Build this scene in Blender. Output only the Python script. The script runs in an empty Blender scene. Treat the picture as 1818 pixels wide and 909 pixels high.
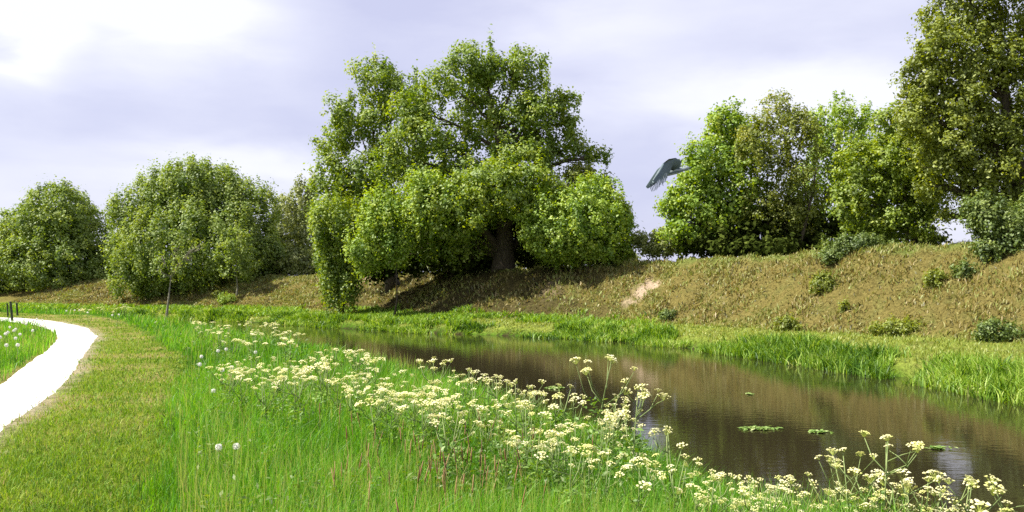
import bpy, math, random
import numpy as np

R = np.random.default_rng(11)
random.seed(11)
S = bpy.context.scene
C = S.collection
PW, F, HOR, CAM = 1818.0, 1574.0, 505.0, 1.6      # photo width, focal length in photo px, horizon row, eye height

# ------------------------------------------------------------------ camera
cd = bpy.data.cameras.new('camera')
cd.sensor_width = 36.0
cd.lens = 36.0 * F / PW
cd.shift_y = (HOR - 454.5) / PW
cd.clip_start, cd.clip_end = 0.1, 3000.0
cam = bpy.data.objects.new('camera', cd)
cam.location = (0, 0, CAM)
cam.rotation_euler = (math.radians(90), 0, 0)
C.objects.link(cam)
S.camera = cam

# ------------------------------------------------------------------ sun, sky, exposure
SUN = np.array([-0.62, -0.06, 0.78]); SUN /= np.linalg.norm(SUN)
sl = bpy.data.lights.new('sun', 'SUN')
sl.energy, sl.angle, sl.color = 5.0, math.radians(0.6), (1.0, 0.95, 0.84)
so = bpy.data.objects.new('sun', sl)
from mathutils import Vector
so.rotation_euler = Vector(SUN).to_track_quat('Z', 'Y').to_euler()
C.objects.link(so)

W = bpy.data.worlds.new('World'); S.world = W; W.use_nodes = True
nt = W.node_tree; nt.nodes.clear()
def N(t, tree, **kw):
    n = tree.nodes.new(t)
    for k, v in kw.items(): setattr(n, k, v)
    return n
def math_node(tree, op, a, b=None, clamp=False):
    n = N('ShaderNodeMath', tree, operation=op, use_clamp=clamp)
    for i, v in enumerate((a, b)):
        if v is None: continue
        if isinstance(v, (int, float)): n.inputs[i].default_value = v
        else: tree.links.new(v, n.inputs[i])
    return n.outputs[0]
sky = N('ShaderNodeTexSky', nt, sky_type='NISHITA', sun_disc=False)
sky.sun_elevation = math.asin(SUN[2]); sky.sun_rotation = math.atan2(SUN[0], SUN[1])
sky.air_density, sky.dust_density = 1.0, 1.5
tc = N('ShaderNodeTexCoord', nt)
mp = N('ShaderNodeMapping', nt); mp.inputs['Scale'].default_value = (1.0, 1.0, 3.2)
nt.links.new(tc.outputs['Generated'], mp.inputs['Vector'])
nz = N('ShaderNodeTexNoise', nt); nz.inputs['Scale'].default_value = 2.6; nz.inputs['Detail'].default_value = 7; nz.inputs['Roughness'].default_value = 0.55
nt.links.new(mp.outputs[0], nz.inputs['Vector'])
nz2 = N('ShaderNodeTexNoise', nt); nz2.inputs['Scale'].default_value = 7.0; nz2.inputs['Detail'].default_value = 6; nz2.inputs['Distortion'].default_value = 0.4
nt.links.new(mp.outputs[0], nz2.inputs['Vector'])
wob = N('ShaderNodeVectorMath', nt, operation='MULTIPLY_ADD')
nt.links.new(nz2.outputs['Color'], wob.inputs[0]); wob.inputs[1].default_value = (0.10, 0.10, 0.07); nt.links.new(tc.outputs['Generated'], wob.inputs[2])
def sky_dir(px, py):
    v = np.array([(px - 909) / F, 1.0, (HOR - py) / F]); return v / np.linalg.norm(v) + np.array([0.05, 0.05, 0.035])
total = None
for px, py, rx, rz, amp in ((320, 15, .085, .05, 1.5), (50, 40, .03, .05, 1.1), (1330, 165, .12, .028, .75), (1060, 60, .10, .04, .4), (480, 300, .13, .022, .7), (1180, 10, .2, .04, .35), (150, 330, .2, .03, .15), (1500, 180, .08, .025, .45), (-900, 200, .3, .15, .8), (2600, 150, .4, .12, .8)):
    d = sky_dir(px, py)
    sb = N('ShaderNodeVectorMath', nt, operation='SUBTRACT'); nt.links.new(wob.outputs[0], sb.inputs[0]); sb.inputs[1].default_value = d
    sc = N('ShaderNodeVectorMath', nt, operation='DIVIDE'); nt.links.new(sb.outputs[0], sc.inputs[0]); sc.inputs[1].default_value = (rx, rx * 1.5, rz)
    ln = N('ShaderNodeVectorMath', nt, operation='LENGTH'); nt.links.new(sc.outputs[0], ln.inputs[0])
    e = math_node(nt, 'MULTIPLY', ln.outputs['Value'], ln.outputs['Value'])
    e = math_node(nt, 'MULTIPLY', e, -0.8)
    e = math_node(nt, 'EXPONENT', e)
    e = math_node(nt, 'MULTIPLY', e, amp)
    total = e if total is None else math_node(nt, 'ADD', total, e)
base = math_node(nt, 'MULTIPLY', math_node(nt, 'SUBTRACT', nz.outputs['Fac'], 0.485), 1.25)
base = math_node(nt, 'ADD', base, math_node(nt, 'MULTIPLY', math_node(nt, 'SUBTRACT', nz2.outputs['Fac'], 0.5), 0.45))
f = math_node(nt, 'ADD', base, total, clamp=True)
cm = N('ShaderNodeMix', nt, data_type='RGBA')
nt.links.new(f, cm.inputs['Factor'])
CLOUD_LOW, CLOUD_HIGH = (0.285, 0.29, 0.39, 1), (0.455, 0.455, 0.50, 1)
cm.inputs['A'].default_value, cm.inputs['B'].default_value = CLOUD_LOW, CLOUD_HIGH
sm = N('ShaderNodeMix', nt, data_type='RGBA', blend_type='ADD'); sm.inputs['Factor'].default_value = 0.010
nt.links.new(cm.outputs['Result'], sm.inputs['A']); nt.links.new(sky.outputs[0], sm.inputs['B'])
bg = N('ShaderNodeBackground', nt); bg.inputs['Strength'].default_value = 1.0
nt.links.new(sm.outputs['Result'], bg.inputs['Color'])
wo = N('ShaderNodeOutputWorld', nt); nt.links.new(bg.outputs[0], wo.inputs[0])
S.view_settings.view_transform = 'Standard'; S.view_settings.look = 'None'
S.view_settings.exposure = 1.05; S.view_settings.gamma = 1.0; S.view_settings.use_curve_mapping = False
S.render.engine = 'CYCLES'
S.cycles.max_bounces = 7; S.cycles.diffuse_bounces = 5; S.cycles.transmission_bounces = 4; S.cycles.glossy_bounces = 2
S.cycles.use_denoising = False

# ------------------------------------------------------------------ helpers
def nrm(v): return v / np.maximum(np.linalg.norm(v, axis=-1, keepdims=True), 1e-9)
def ss(t): t = np.clip(t, 0, 1); return t * t * (3 - 2 * t)
def vnoise(x, y, seed=0):
    xi, yi = np.floor(x).astype(np.int64), np.floor(y).astype(np.int64)
    fx, fy = ss(x - xi), ss(y - yi)
    def h(a, b):
        n = (a * 374761393 + b * 668265263 + seed * 1442695041) & 0xffffffff
        n = ((n ^ (n >> 13)) * 1274126177) & 0xffffffff
        return ((n ^ (n >> 16)) & 0xffff) / 65535.0
    return (h(xi, yi) * (1 - fx) + h(xi + 1, yi) * fx) * (1 - fy) + (h(xi, yi + 1) * (1 - fx) + h(xi + 1, yi + 1) * fx) * fy
def fbm(x, y, seed=0, o=4):
    s, a, t = 0, 1, 0
    for i in range(o): s = s + a * vnoise(x * 2 ** i, y * 2 ** i, seed + i); t += a; a *= .5
    return s / t
def smooth_line(pts, n=8):
    p = np.array(pts, float); out = []
    for i in range(len(p) - 1):
        a, b, c, d = p[max(i - 1, 0)], p[i], p[i + 1], p[min(i + 2, len(p) - 1)]
        for k in range(n):
            t = k / n
            out.append(.5 * (2 * b + (c - a) * t + (2 * a - 5 * b + 4 * c - d) * t * t + (3 * b - a - 3 * c + d) * t ** 3))
    out.append(p[-1]); return np.array(out)
def sdist(x, y, L):
    """signed distance to a polyline (positive on its left) and the line's own columns at the nearest point"""
    x, y = np.ravel(np.asarray(x, float)), np.ravel(np.asarray(y, float))
    D, K = np.empty(len(x)), np.empty((len(x), L.shape[1] - 2))
    a, b = L[:-1], L[1:]; ab = (b - a)[:, :2]; q = (ab ** 2).sum(1)
    for s in range(0, len(x), 40000):
        px, py = x[s:s + 40000, None], y[s:s + 40000, None]
        t = np.clip(((px - a[:, 0]) * ab[:, 0] + (py - a[:, 1]) * ab[:, 1]) / q, 0, 1)
        dx, dy = px - a[:, 0] - t * ab[:, 0], py - a[:, 1] - t * ab[:, 1]
        d2 = dx * dx + dy * dy; j = d2.argmin(1); r = np.arange(len(j))
        cr = ab[j, 0] * dy[r, j] - ab[j, 1] * dx[r, j]
        D[s:s + 40000] = np.sqrt(d2[r, j]) * np.sign(cr)
        K[s:s + 40000] = a[j, 2:] + t[r, j][:, None] * (b[j, 2:] - a[j, 2:])
    return D, K

# ------------------------------------------------------------------ the lie of the land
NEAR = smooth_line([(7, -40), (5.6, -8), (4.5, 3), (2.95, 8), (1.3, 12.5), (-0.4, 17), (-3.2, 22.5), (-7.5, 30), (-13, 39), (-21, 50), (-32, 59), (-48, 69), (-90, 91), (-300, 200)])
#   far water edge: x, y, shelf width, slope width, crest height
FAR = smooth_line([(15, -40, 7, 5, 3.2), (12.2, -5, 7, 5, 3.2), (11.4, 10, 7, 5, 3.2), (10.7, 18.4, 6.6, 5, 3.15), (9.4, 25.2, 5.3, 5, 3.1), (6.3, 34.3, 3.2, 5, 3.0), (2.3, 39.8, 3.4, 5, 2.7),
                   (-4.4, 44, 3.4, 4.2, 2.4), (-9.5, 49, 3.2, 4.5, 2.3), (-16, 56, 3.4, 6, 2.25), (-27, 63, 4, 6, 2.1), (-45, 74, 5, 7, 1.95), (-90, 98, 6, 8, 1.9), (-300, 215, 6, 8, 1.9)])
MOWN = smooth_line([(1.0, -40, 0), (-.8, 0, 0), (-1.6, 4, 0), (-2.45, 6.2, 0), (-3.3, 8.5, 0), (-4.5, 11.7, 0), (-6.9, 18.7, 0), (-8.5, 22, 0), (-12.4, 30, 0), (-19, 42, 0), (-26, 49, 0), (-45, 56, 0), (-120, 70, 0)])
PATH_R = smooth_line([(-1.6, -20, 0), (-3.2, 2, 0), (-4.3, 6, 0), (-5.39, 9.3, 0), (-6.0, 11, 0), (-7.75, 15.7, 0), (-9.6, 20, 0), (-11.3, 24, 0), (-13.2, 28.4, 0), (-16.8, 34.5, 0), (-21.2, 40.2, 0), (-27, 43.5, 0), (-36, 46, 0), (-60, 50, 0), (-120, 60, 0)])
PATH_L = smooth_line([(-3.0, -20, 0), (-4.5, 2, 0), (-5.5, 6, 0), (-6.7, 9.9, 0), (-7.6, 12.3, 0), (-8.9, 15.5, 0), (-10.6, 19.6, 0), (-12.5, 24, 0), (-14.6, 28.2, 0), (-18.0, 33.6, 0), (-22.2, 38.6, 0), (-27.5, 41.8, 0), (-36, 44.4, 0), (-60, 48.4, 0), (-120, 58, 0)])
WATER = -0.8
def land(x, y):
    x, y = np.asarray(x, float).ravel(), np.asarray(y, float).ravel()
    dn, _ = sdist(x, y, NEAR)
    df, k = sdist(x, y, FAR); df = -df
    wob = (fbm(x * .7, y * .7, 5, 3) - .5)
    dn2, df2 = dn + wob * .7, df + wob * .9
    zn = np.where(dn2 > 0, WATER + .8 * ss(dn2 / 2.4 + .08) - 0.02, WATER - .7 * ss(-dn2 / 1.6))
    zn = zn + np.where(dn2 > 2, (fbm(x * .5, y * .5, 9, 3) - .5) * .16, 0) + .25 * ss((dn2 - 26) / 20)
    sh, sw, cr = k[:, 0], k[:, 1], k[:, 2]
    t = (df2 - sh) / sw
    tt = np.clip(t, 0, 1); prof = tt * .8 + .2 * ss(tt)
    hum = (fbm(x * 1.1, y * 1.1, 21, 4) - .5)
    zf = np.where(df2 <= 0, WATER - .7 * ss(-df2 / 1.6), WATER + .35 * ss(df2 / .5) + (.35) * np.clip(df2 / sh, 0, 1))
    zf = np.where(t > 0, -.1 + (cr + .1) * prof, zf)
    zf = zf - np.where(t > 1, np.clip((t - 1) * sw - 3, 0, 40) * .03, 0)
    zf = zf + (hum * .5 + (fbm(x * 2.6, y * 2.6, 23, 2) - .5) * .30) * ss(t * 3 + .4) * (1 - .6 * ss((t - 1) * 2)) * (df2 > .3)
    return np.maximum(zn, zf), dn, df, t
def H(x, y): return land(x, y)[0]
def at(px, py, Y): return np.array([(px - 909) / F * Y, Y, CAM + (HOR - py) / F * Y])
def hit(px, py, lift=0.0, y0=4.5, y1=110):
    """first ground point whose surface plus lift lies on the sight line"""
    Y = np.concatenate([np.arange(y0, 30, .06), np.arange(30, y1, .2)])
    X = (px - 909) / F * Y; Z = CAM + (HOR - py) / F * Y
    below = np.nonzero(Z <= H(X, Y) + lift)[0]
    i = below[0] if len(below) else len(Y) - 1
    return np.array([X[i], Y[i], float(H(X[i:i + 1], Y[i:i + 1])[0])])

def mesh_np(name, V, loops, sizes, tint=None, smooth=False):
    me = bpy.data.meshes.new(name)
    V = np.ascontiguousarray(V, np.float32); loops = np.ascontiguousarray(loops, np.int32); sizes = np.asarray(sizes, np.int32)
    me.vertices.add(len(V)); me.vertices.foreach_set('co', V.ravel())
    me.loops.add(len(loops)); me.loops.foreach_set('vertex_index', loops)
    me.polygons.add(len(sizes)); me.polygons.foreach_set('loop_start', np.concatenate([[0], np.cumsum(sizes)[:-1]]).astype(np.int32))
    me.update(calc_edges=True)
    if tint is not None:
        a = me.attributes.new('tint', 'FLOAT', 'FACE'); a.data.foreach_set('value', np.ascontiguousarray(tint, np.float32))
    if smooth: me.polygons.foreach_set('use_smooth', np.ones(len(sizes), bool))
    return me
class MB:
    """collects pieces for ONE mesh"""
    def __init__(s): s.V, s.F, s.T, s.n = [], [], [], 0
    def add(s, V, F, tint=.5):
        s.V.append(np.asarray(V, float)); s.F += [[i + s.n for i in f] for f in F]; s.T += [tint] * len(F); s.n += len(V)
    def tube(s, pts, rad, n=6, tint=.5):
        p = np.array(pts, float); m = len(p); rad = np.broadcast_to(np.asarray(rad, float), (m,))
        d = nrm(np.gradient(p, axis=0)); u = nrm(np.cross(d, np.array([.13, .9, .21]))); v = np.cross(d, u)
        a = np.arange(n) * 2 * math.pi / n
        V = (p[:, None] + rad[:, None, None] * (np.cos(a)[None, :, None] * u[:, None] + np.sin(a)[None, :, None] * v[:, None])).reshape(-1, 3)
        F = [[i * n + j, i * n + (j + 1) % n, (i + 1) * n + (j + 1) % n, (i + 1) * n + j] for i in range(m - 1) for j in range(n)]
        F += [list(range(n))[::-1], list(range((m - 1) * n, m * n))]
        s.add(V, F, tint)
    def mesh(s, name, smooth=False):
        return mesh_np(name, np.concatenate(s.V), np.concatenate([np.array(f) for f in s.F]), [len(f) for f in s.F], s.T, smooth)
def obj(name, me, mat, parent=None, loc=(0, 0, 0)):
    o = bpy.data.objects.new(name, me); C.objects.link(o); o.location = loc
    if mat and not me.materials: me.materials.append(mat)
    if parent: o.parent = parent
    return o
def tag(o, label=None, cat=None, group=None, kind=None):
    for k, v in (('label', label), ('category', cat), ('group', group), ('kind', kind)):
        if v: o[k] = v
    return o
def thing(name, loc, label, cat, group=None):
    o = bpy.data.objects.new(name, None); o.empty_display_size = .2; C.objects.link(o); o.location = tuple(map(float, loc))
    return tag(o, label, cat, group)

# ------------------------------------------------------------------ materials
def leaf_mat(name, stops, transl=.38, rough=.6, gloss=.06):
    m = bpy.data.materials.new(name); m.use_nodes = True; t = m.node_tree; t.nodes.clear()
    at_ = N('ShaderNodeAttribute', t, attribute_name='tint')
    cr = N('ShaderNodeValToRGB', t); e = cr.color_ramp.elements
    while len(e) < len(stops): e.new(.5)
    for i, (p, c) in enumerate(stops): e[i].position = p; e[i].color = (*c, 1)
    t.links.new(at_.outputs['Fac'], cr.inputs[0])
    df, tr, gl = N('ShaderNodeBsdfDiffuse', t), N('ShaderNodeBsdfTranslucent', t), N('ShaderNodeBsdfGlossy', t)
    gl.inputs['Roughness'].default_value = rough; gl.inputs['Color'].default_value = (.7, .7, .7, 1)
    hs = N('ShaderNodeHueSaturation', t); hs.inputs['Hue'].default_value = .485; hs.inputs['Saturation'].default_value = 1.1; hs.inputs['Value'].default_value = 1.25
    t.links.new(cr.outputs[0], df.inputs[0]); t.links.new(cr.outputs[0], hs.inputs['Color']); t.links.new(hs.outputs[0], tr.inputs[0])
    mx, mg, out = N('ShaderNodeMixShader', t), N('ShaderNodeMixShader', t), N('ShaderNodeOutputMaterial', t)
    mx.inputs[0].default_value = transl; mg.inputs[0].default_value = gloss
    t.links.new(df.outputs[0], mx.inputs[1]); t.links.new(tr.outputs[0], mx.inputs[2])
    t.links.new(mx.outputs[0], mg.inputs[1]); t.links.new(gl.outputs[0], mg.inputs[2]); t.links.new(mg.outputs[0], out.inputs[0])
    return m
def rough_mat(name, a, b, scale=8, rough=.9, bump=.3, detail=6, stretch=(1, 1, 1)):
    m = bpy.data.materials.new(name); m.use_nodes = True; t = m.node_tree; p = t.nodes['Principled BSDF']
    c = N('ShaderNodeTexCoord', t); mp = N('ShaderNodeMapping', t); mp.inputs['Scale'].default_value = stretch
    n = N('ShaderNodeTexNoise', t); n.inputs['Scale'].default_value = scale; n.inputs['Detail'].default_value = detail
    t.links.new(c.outputs['Object'], mp.inputs[0]); t.links.new(mp.outputs[0], n.inputs['Vector'])
    cr = N('ShaderNodeValToRGB', t); cr.color_ramp.elements[0].position = .35; cr.color_ramp.elements[1].position = .65
    cr.color_ramp.elements[0].color = (*a, 1); cr.color_ramp.elements[1].color = (*b, 1)
    t.links.new(n.outputs['Fac'], cr.inputs[0]); t.links.new(cr.outputs[0], p.inputs['Base Color'])
    p.inputs['Roughness'].default_value = rough; p.inputs['Specular IOR Level'].default_value = .2
    bu = N('ShaderNodeBump', t); bu.inputs['Strength'].default_value = bump; bu.inputs['Distance'].default_value = .03
    t.links.new(n.outputs['Fac'], bu.inputs['Height']); t.links.new(bu.outputs[0], p.inputs['Normal'])
    return m
BARK = rough_mat('bark', (.035, .028, .018), (.11, .09, .06), 6, stretch=(3, 3, .7))
PALE_BARK = rough_mat('pale_bark', (.16, .15, .10), (.30, .28, .20), 9)
STEM = rough_mat('green_stem', (.14, .20, .06), (.26, .32, .12), 20, .6, .05)
WOOD = rough_mat('weathered_wood', (.02, .03, .02), (.06, .07, .045), 14, stretch=(4, 4, .5))

# ------------------------------------------------------------------ ground, path, water
def axis(lo, hi, a, b, step, far):
    c = np.arange(a, b + step / 2, step); out = [c]
    def grow(start, end, sgn):
        v, st, o = start, step, []
        while (end - v) * sgn > 0: st *= 1.25; v += st * sgn; o.append(v)
        return np.array(o)
    return np.concatenate([grow(a, lo, -1)[::-1], c, grow(b, hi, 1)])
gx, gy = axis(-900, 900, -34, 27, .25, 0), axis(-500, 1500, 3, 76, .25, 0)
GX, GY = np.meshgrid(gx, gy); nx, ny = len(gx), len(gy)
GZ, dN, dF, tS = land(GX, GY)
X_, Y_ = GX.ravel(), GY.ravel()
dM, _ = sdist(X_, Y_, MOWN)
MEADOW, MOW, SOIL = np.array([.05, .12, .01]), np.array([.15, .19, .03]), np.array([.07, .055, .03])
SLOPE, SHELF, PLAT = np.array([.15, .125, .04]), np.array([.20, .24, .045]), np.array([.13, .16, .04])
def lerp(a, b, t): return a + (b - a) * np.asarray(t)[:, None]
col = np.tile(MEADOW, (len(X_), 1))
n1, n2 = fbm(X_ * .8, Y_ * .8, 31, 4), fbm(X_ * 2.5, Y_ * 2.5, 41, 3)
wm = ss(dM * 3 + .5 + (n2 - .5))
mow = lerp(np.tile(MOW, (len(X_), 1)), np.array([.27, .22, .09]), ss((n1 - .42) * 4) * .7)
col = col * (1 - wm[:, None]) + mow * wm[:, None]
col = lerp(col, SOIL, ss(1 - dN / 1.2) * (dF < 0))
dPR, _ = sdist(X_, Y_, PATH_R)
col = lerp(col, np.array([.36, .31, .22]), ss((dPR + .2 + (n2 - .5) * .5) * 4) * (dF < 0) * ss((.5 - dPR) * 5) * .8)
far = ss(dF * 2)
fc = lerp(np.tile(SHELF, (len(X_), 1)), SLOPE, ss(tS * 6 + .6 + (n1 - .5) * 2))
fc = lerp(fc, np.array([.13, .13, .04]), ss((n2 - .5) * 5) * .6)
fc = lerp(fc, PLAT, ss((tS - .85) * 6 + (n1 - .5)))
col = col * (1 - far[:, None]) + fc * far[:, None]
sand = hit(1138, 520); sand2 = hit(640, 500); sand3 = hit(1560, 490)
litter_shade = ss((tS + .1) * 8) * ss((2.6 - tS) * 2) * ss((X_ + 13) / 3) * ss((6.5 - X_) / 4) * (dF > 0)
col = lerp(col, np.array([.06, .05, .022]), litter_shade * .85 * ss((n1 - .25) * 5))  # leaf litter soil under the oaks, tree shade on the bank deepened in its colour
for q, r0, kk in ((sand, .4, 1.), (hit(1158, 510), .35, 1.), (hit(1114, 534), .3, .9), (sand2, .9, .7), (hit(980, 515), .4, .25)):
    dd = np.hypot((X_ - q[0]), (Y_ - q[1]) * .6) / r0 + (n2 - .5) * 2.2
    col = lerp(col, np.array([.38, .29, .20]), ss(1.5 - dd) * kk)
col = np.where((dF < 0)[:, None] & (dN < 0)[:, None], SOIL * .6, col)
idx = np.arange(nx * ny).reshape(ny, nx)
quads = np.stack([idx[:-1, :-1], idx[:-1, 1:], idx[1:, 1:], idx[1:, :-1]], -1).reshape(-1, 4)
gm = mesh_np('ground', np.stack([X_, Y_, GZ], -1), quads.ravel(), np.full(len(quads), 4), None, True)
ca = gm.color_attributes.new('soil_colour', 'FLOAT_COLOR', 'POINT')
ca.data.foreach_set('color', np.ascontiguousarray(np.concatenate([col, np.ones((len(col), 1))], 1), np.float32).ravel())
m = bpy.data.materials.new('ground'); m.use_nodes = True; t = m.node_tree; p = t.nodes['Principled BSDF']
a_ = N('ShaderNodeAttribute', t, attribute_name='soil_colour'); c_ = N('ShaderNodeTexCoord', t)
n_ = N('ShaderNodeTexNoise', t); n_.inputs['Scale'].default_value = 9; n_.inputs['Detail'].default_value = 8; n_.inputs['Roughness'].default_value = .7
t.links.new(c_.outputs['Object'], n_.inputs['Vector'])
r_ = N('ShaderNodeMapRange', t); r_.inputs[1].default_value = .3; r_.inputs[2].default_value = .7; r_.inputs[3].default_value = .4; r_.inputs[4].default_value = 1.55
t.links.new(n_.outputs['Fac'], r_.inputs[0])
v_ = N('ShaderNodeVectorMath', t, operation='SCALE'); t.links.new(a_.outputs['Color'], v_.inputs[0]); t.links.new(r_.outputs[0], v_.inputs['Scale'])
t.links.new(v_.outputs[0], p.inputs['Base Color']); p.inputs['Roughness'].default_value = 1; p.inputs['Specular IOR Level'].default_value = 0
b_ = N('ShaderNodeBump', t); b_.inputs['Strength'].default_value = .9; b_.inputs['Distance'].default_value = .12
t.links.new(n_.outputs['Fac'], b_.inputs['Height']); t.links.new(b_.outputs[0], p.inputs['Normal'])
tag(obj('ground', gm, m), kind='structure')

nP = 9
rows = []
k = len(PATH_R)
ed = (fbm(np.arange(k) * .9, np.zeros(k), 3, 3) - .5) * .35
for i in range(k):
    w = np.linspace(0, 1, nP)[:, None]
    q = PATH_L[i, :2] * (1 - w) + PATH_R[i, :2] * w
    rows.append(q)
P = np.array(rows)
# refine along the length so the edge can fray
P = np.stack([smooth_line(P[:, j], 4) for j in range(nP)], 1)
kk = P.shape[0]
ft = np.cumsum(np.concatenate([[0], np.linalg.norm(np.diff(P[:, 4], axis=0), axis=1)]))
P[:, 0, 0] += (fbm(ft * 2.2, ft * 0, 61, 3) - .5) * .22; P[:, -1, 0] += (fbm(ft * 2.2, ft * 0 + 9, 67, 3) - .5) * .22
z = H(P[..., 0], P[..., 1]).reshape(kk, nP) - .03 + .085 * np.sin(np.linspace(0, math.pi, nP))[None] ** .5
idx = np.arange(kk * nP).reshape(kk, nP)
quads = np.stack([idx[:-1, :-1], idx[:-1, 1:], idx[1:, 1:], idx[1:, :-1]], -1).reshape(-1, 4)
tag(obj('path', mesh_np('path', np.concatenate([P, z[..., None]], -1).reshape(-1, 3), quads.ravel(), np.full(len(quads), 4), None, True),
        rough_mat('pale_gravel', (.46, .44, .39), (.74, .72, .67), 22, .95, .35, 9)), kind='structure')

Wn = smooth_line([p_[:2] for p_ in [(7, -40), (-300, 200)]], 1)
wl = []
Ln = np.array([NEAR[int(i)] for i in np.linspace(0, len(NEAR) - 1, 60)]); Lf = np.array([FAR[int(i), :2] for i in np.linspace(0, len(FAR) - 1, 60)])
V = []
for a, b in zip(Ln, Lf):
    d = nrm((b - a)[None])[0]
    for w in np.linspace(0, 1, 6): V.append([*(a - d * 1.6 + (b - a + d * 3.2) * w), WATER])
idx = np.arange(360).reshape(60, 6)
quads = np.stack([idx[:-1, :-1], idx[1:, :-1], idx[1:, 1:], idx[:-1, 1:]], -1).reshape(-1, 4)
m = bpy.data.materials.new('river_water'); m.use_nodes = True; t = m.node_tree; p = t.nodes['Principled BSDF']
p.inputs['Base Color'].default_value = (.022, .018, .009, 1); p.inputs['Roughness'].default_value = .04; p.inputs['IOR'].default_value = 1.33
c_ = N('ShaderNodeTexCoord', t); mp_ = N('ShaderNodeMapping', t); mp_.inputs['Scale'].default_value = (1.0, 2.6, 1); mp_.inputs['Rotation'].default_value = (0, 0, .2)
n_ = N('ShaderNodeTexNoise', t); n_.inputs['Scale'].default_value = 3.2; n_.inputs['Detail'].default_value = 4
t.links.new(c_.outputs['Object'], mp_.inputs[0]); t.links.new(mp_.outputs[0], n_.inputs['Vector'])
b_ = N('ShaderNodeBump', t); b_.inputs['Strength'].default_value = .036; b_.inputs['Distance'].default_value = .05
t.links.new(n_.outputs['Fac'], b_.inputs['Height']); t.links.new(b_.outputs[0], p.inputs['Normal'])
tag(obj('water', mesh_np('water', V, quads.ravel(), np.full(len(quads), 4), None, True), m), kind='structure')

# ------------------------------------------------------------------ trees
NTREE = [0]
def leaf_quads(cen, nor, size, asp=.62):
    n = len(cen); r = R.normal(size=(n, 3)); u = nrm(np.cross(nor, r)); v = np.cross(nor, u)
    s = size[:, None]
    bend = nor * s * .18
    V = np.stack([cen - u * s, cen + v * s * asp + bend, cen + u * s, cen - v * s * asp + bend], 1).reshape(-1, 3)
    return V
def crown_mesh(lobes, leaf, puff, cover, keep_in=.3, leaves=1.0, droop=0.0, up=.4, spiky=.22, flat=.8, grow=1.06, fill=1.1, knobs=1.0):
    """lobes: rows of centre xyz, radii xyz (metres). Clumps of leaves over the lobes' shells plus loose leaves between them."""
    L = np.array(lobes, float); L[:, 3:6] *= grow; Q, DD, PR = [], [], []
    for i, l in enumerate(L):
        c, r = l[:3], l[3:6]
        area = 4 * math.pi * (((r[0] * r[1]) ** 1.6 + (r[0] * r[2]) ** 1.6 + (r[1] * r[2]) ** 1.6) / 3) ** (1 / 1.6)
        n = max(4, int(area * cover / (math.pi * puff ** 2)))
        d = nrm(R.normal(size=(n, 3)))
        knob = (d @ nrm(R.normal(size=(9, 3))).T).max(1)
        p = c + d * r * ((R.uniform(.5, 1.03, n) ** .6) * (1 + knobs * (-.26 + .34 * ss((knob - .62) / .33))))[:, None]
        ins = np.zeros(n)
        for j, o in enumerate(L):
            if j != i: ins = np.maximum(ins, 1 - (((p - o[:3]) / o[3:6]) ** 2).sum(1))
        ok = (ins < .25) | (R.random(n) < keep_in)
        Q.append(p[ok]); DD.append(d[ok])
    Q, DD = np.concatenate(Q), np.concatenate(DD); n = len(Q)
    PR = puff * R.uniform(.55, 1.4, n)
    per = leaves * 1.15 * math.pi * puff ** 2 / (2 * leaf ** 2 * .62)
    cnt = np.maximum(4, (per * (PR / puff) ** 2 * R.uniform(.45, 1.3, n))).astype(int)
    ix = np.repeat(np.arange(n), cnt); k = len(ix)
    o = nrm(R.normal(size=(k, 3))) * (R.random((k, 1)) ** .5) * np.where(R.random((k, 1)) < .22, 1.6, 1.0)
    sc = np.stack([PR, PR, PR * flat], -1)
    if spiky:
        sp = R.random(n) < spiky; sc[sp] = np.stack([PR[sp] * .4, PR[sp] * .4, PR[sp] * 1.5], -1)
    if droop: sc = np.stack([PR * .75, PR * .75, PR * (1 + droop)], -1)
    pos = Q[ix] + o * sc[ix] - np.array([0, 0, droop]) * (PR[ix] * .5)[:, None]
    nor = nrm(o * .5 + DD[ix] * .5 + np.array([0, 0, up]) + R.normal(size=(k, 3)) * .5)
    tint = np.clip(R.normal(.5, .15, n)[ix] + R.normal(0, .14, k), 0, 1)
    size = leaf * R.uniform(.65, 1.3, k)
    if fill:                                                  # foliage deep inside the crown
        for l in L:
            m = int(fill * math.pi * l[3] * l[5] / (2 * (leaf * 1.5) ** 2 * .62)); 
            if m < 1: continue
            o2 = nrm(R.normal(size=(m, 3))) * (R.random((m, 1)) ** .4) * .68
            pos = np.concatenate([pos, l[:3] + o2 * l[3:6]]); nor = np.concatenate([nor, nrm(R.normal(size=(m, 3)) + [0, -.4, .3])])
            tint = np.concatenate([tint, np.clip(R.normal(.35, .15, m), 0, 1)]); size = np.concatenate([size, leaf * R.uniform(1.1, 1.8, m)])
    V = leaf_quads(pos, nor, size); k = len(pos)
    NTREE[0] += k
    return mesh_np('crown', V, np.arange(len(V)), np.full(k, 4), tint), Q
def limb(mb, a, b, r0, r1, sag=.15, n=7, wig=.06):
    a, b = np.asarray(a, float), np.asarray(b, float); L = np.linalg.norm(b - a)
    t_ = np.linspace(0, 1, n)[:, None]
    q = a + (b - a) * t_ + np.array([0, 0, 1]) * (np.sin(t_ * math.pi) * sag * L)
    q[1:-1] += R.normal(size=(n - 2, 3)) * wig * L / 3
    mb.tube(q, np.linspace(r0, r1, n), 6)
    return q
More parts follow.
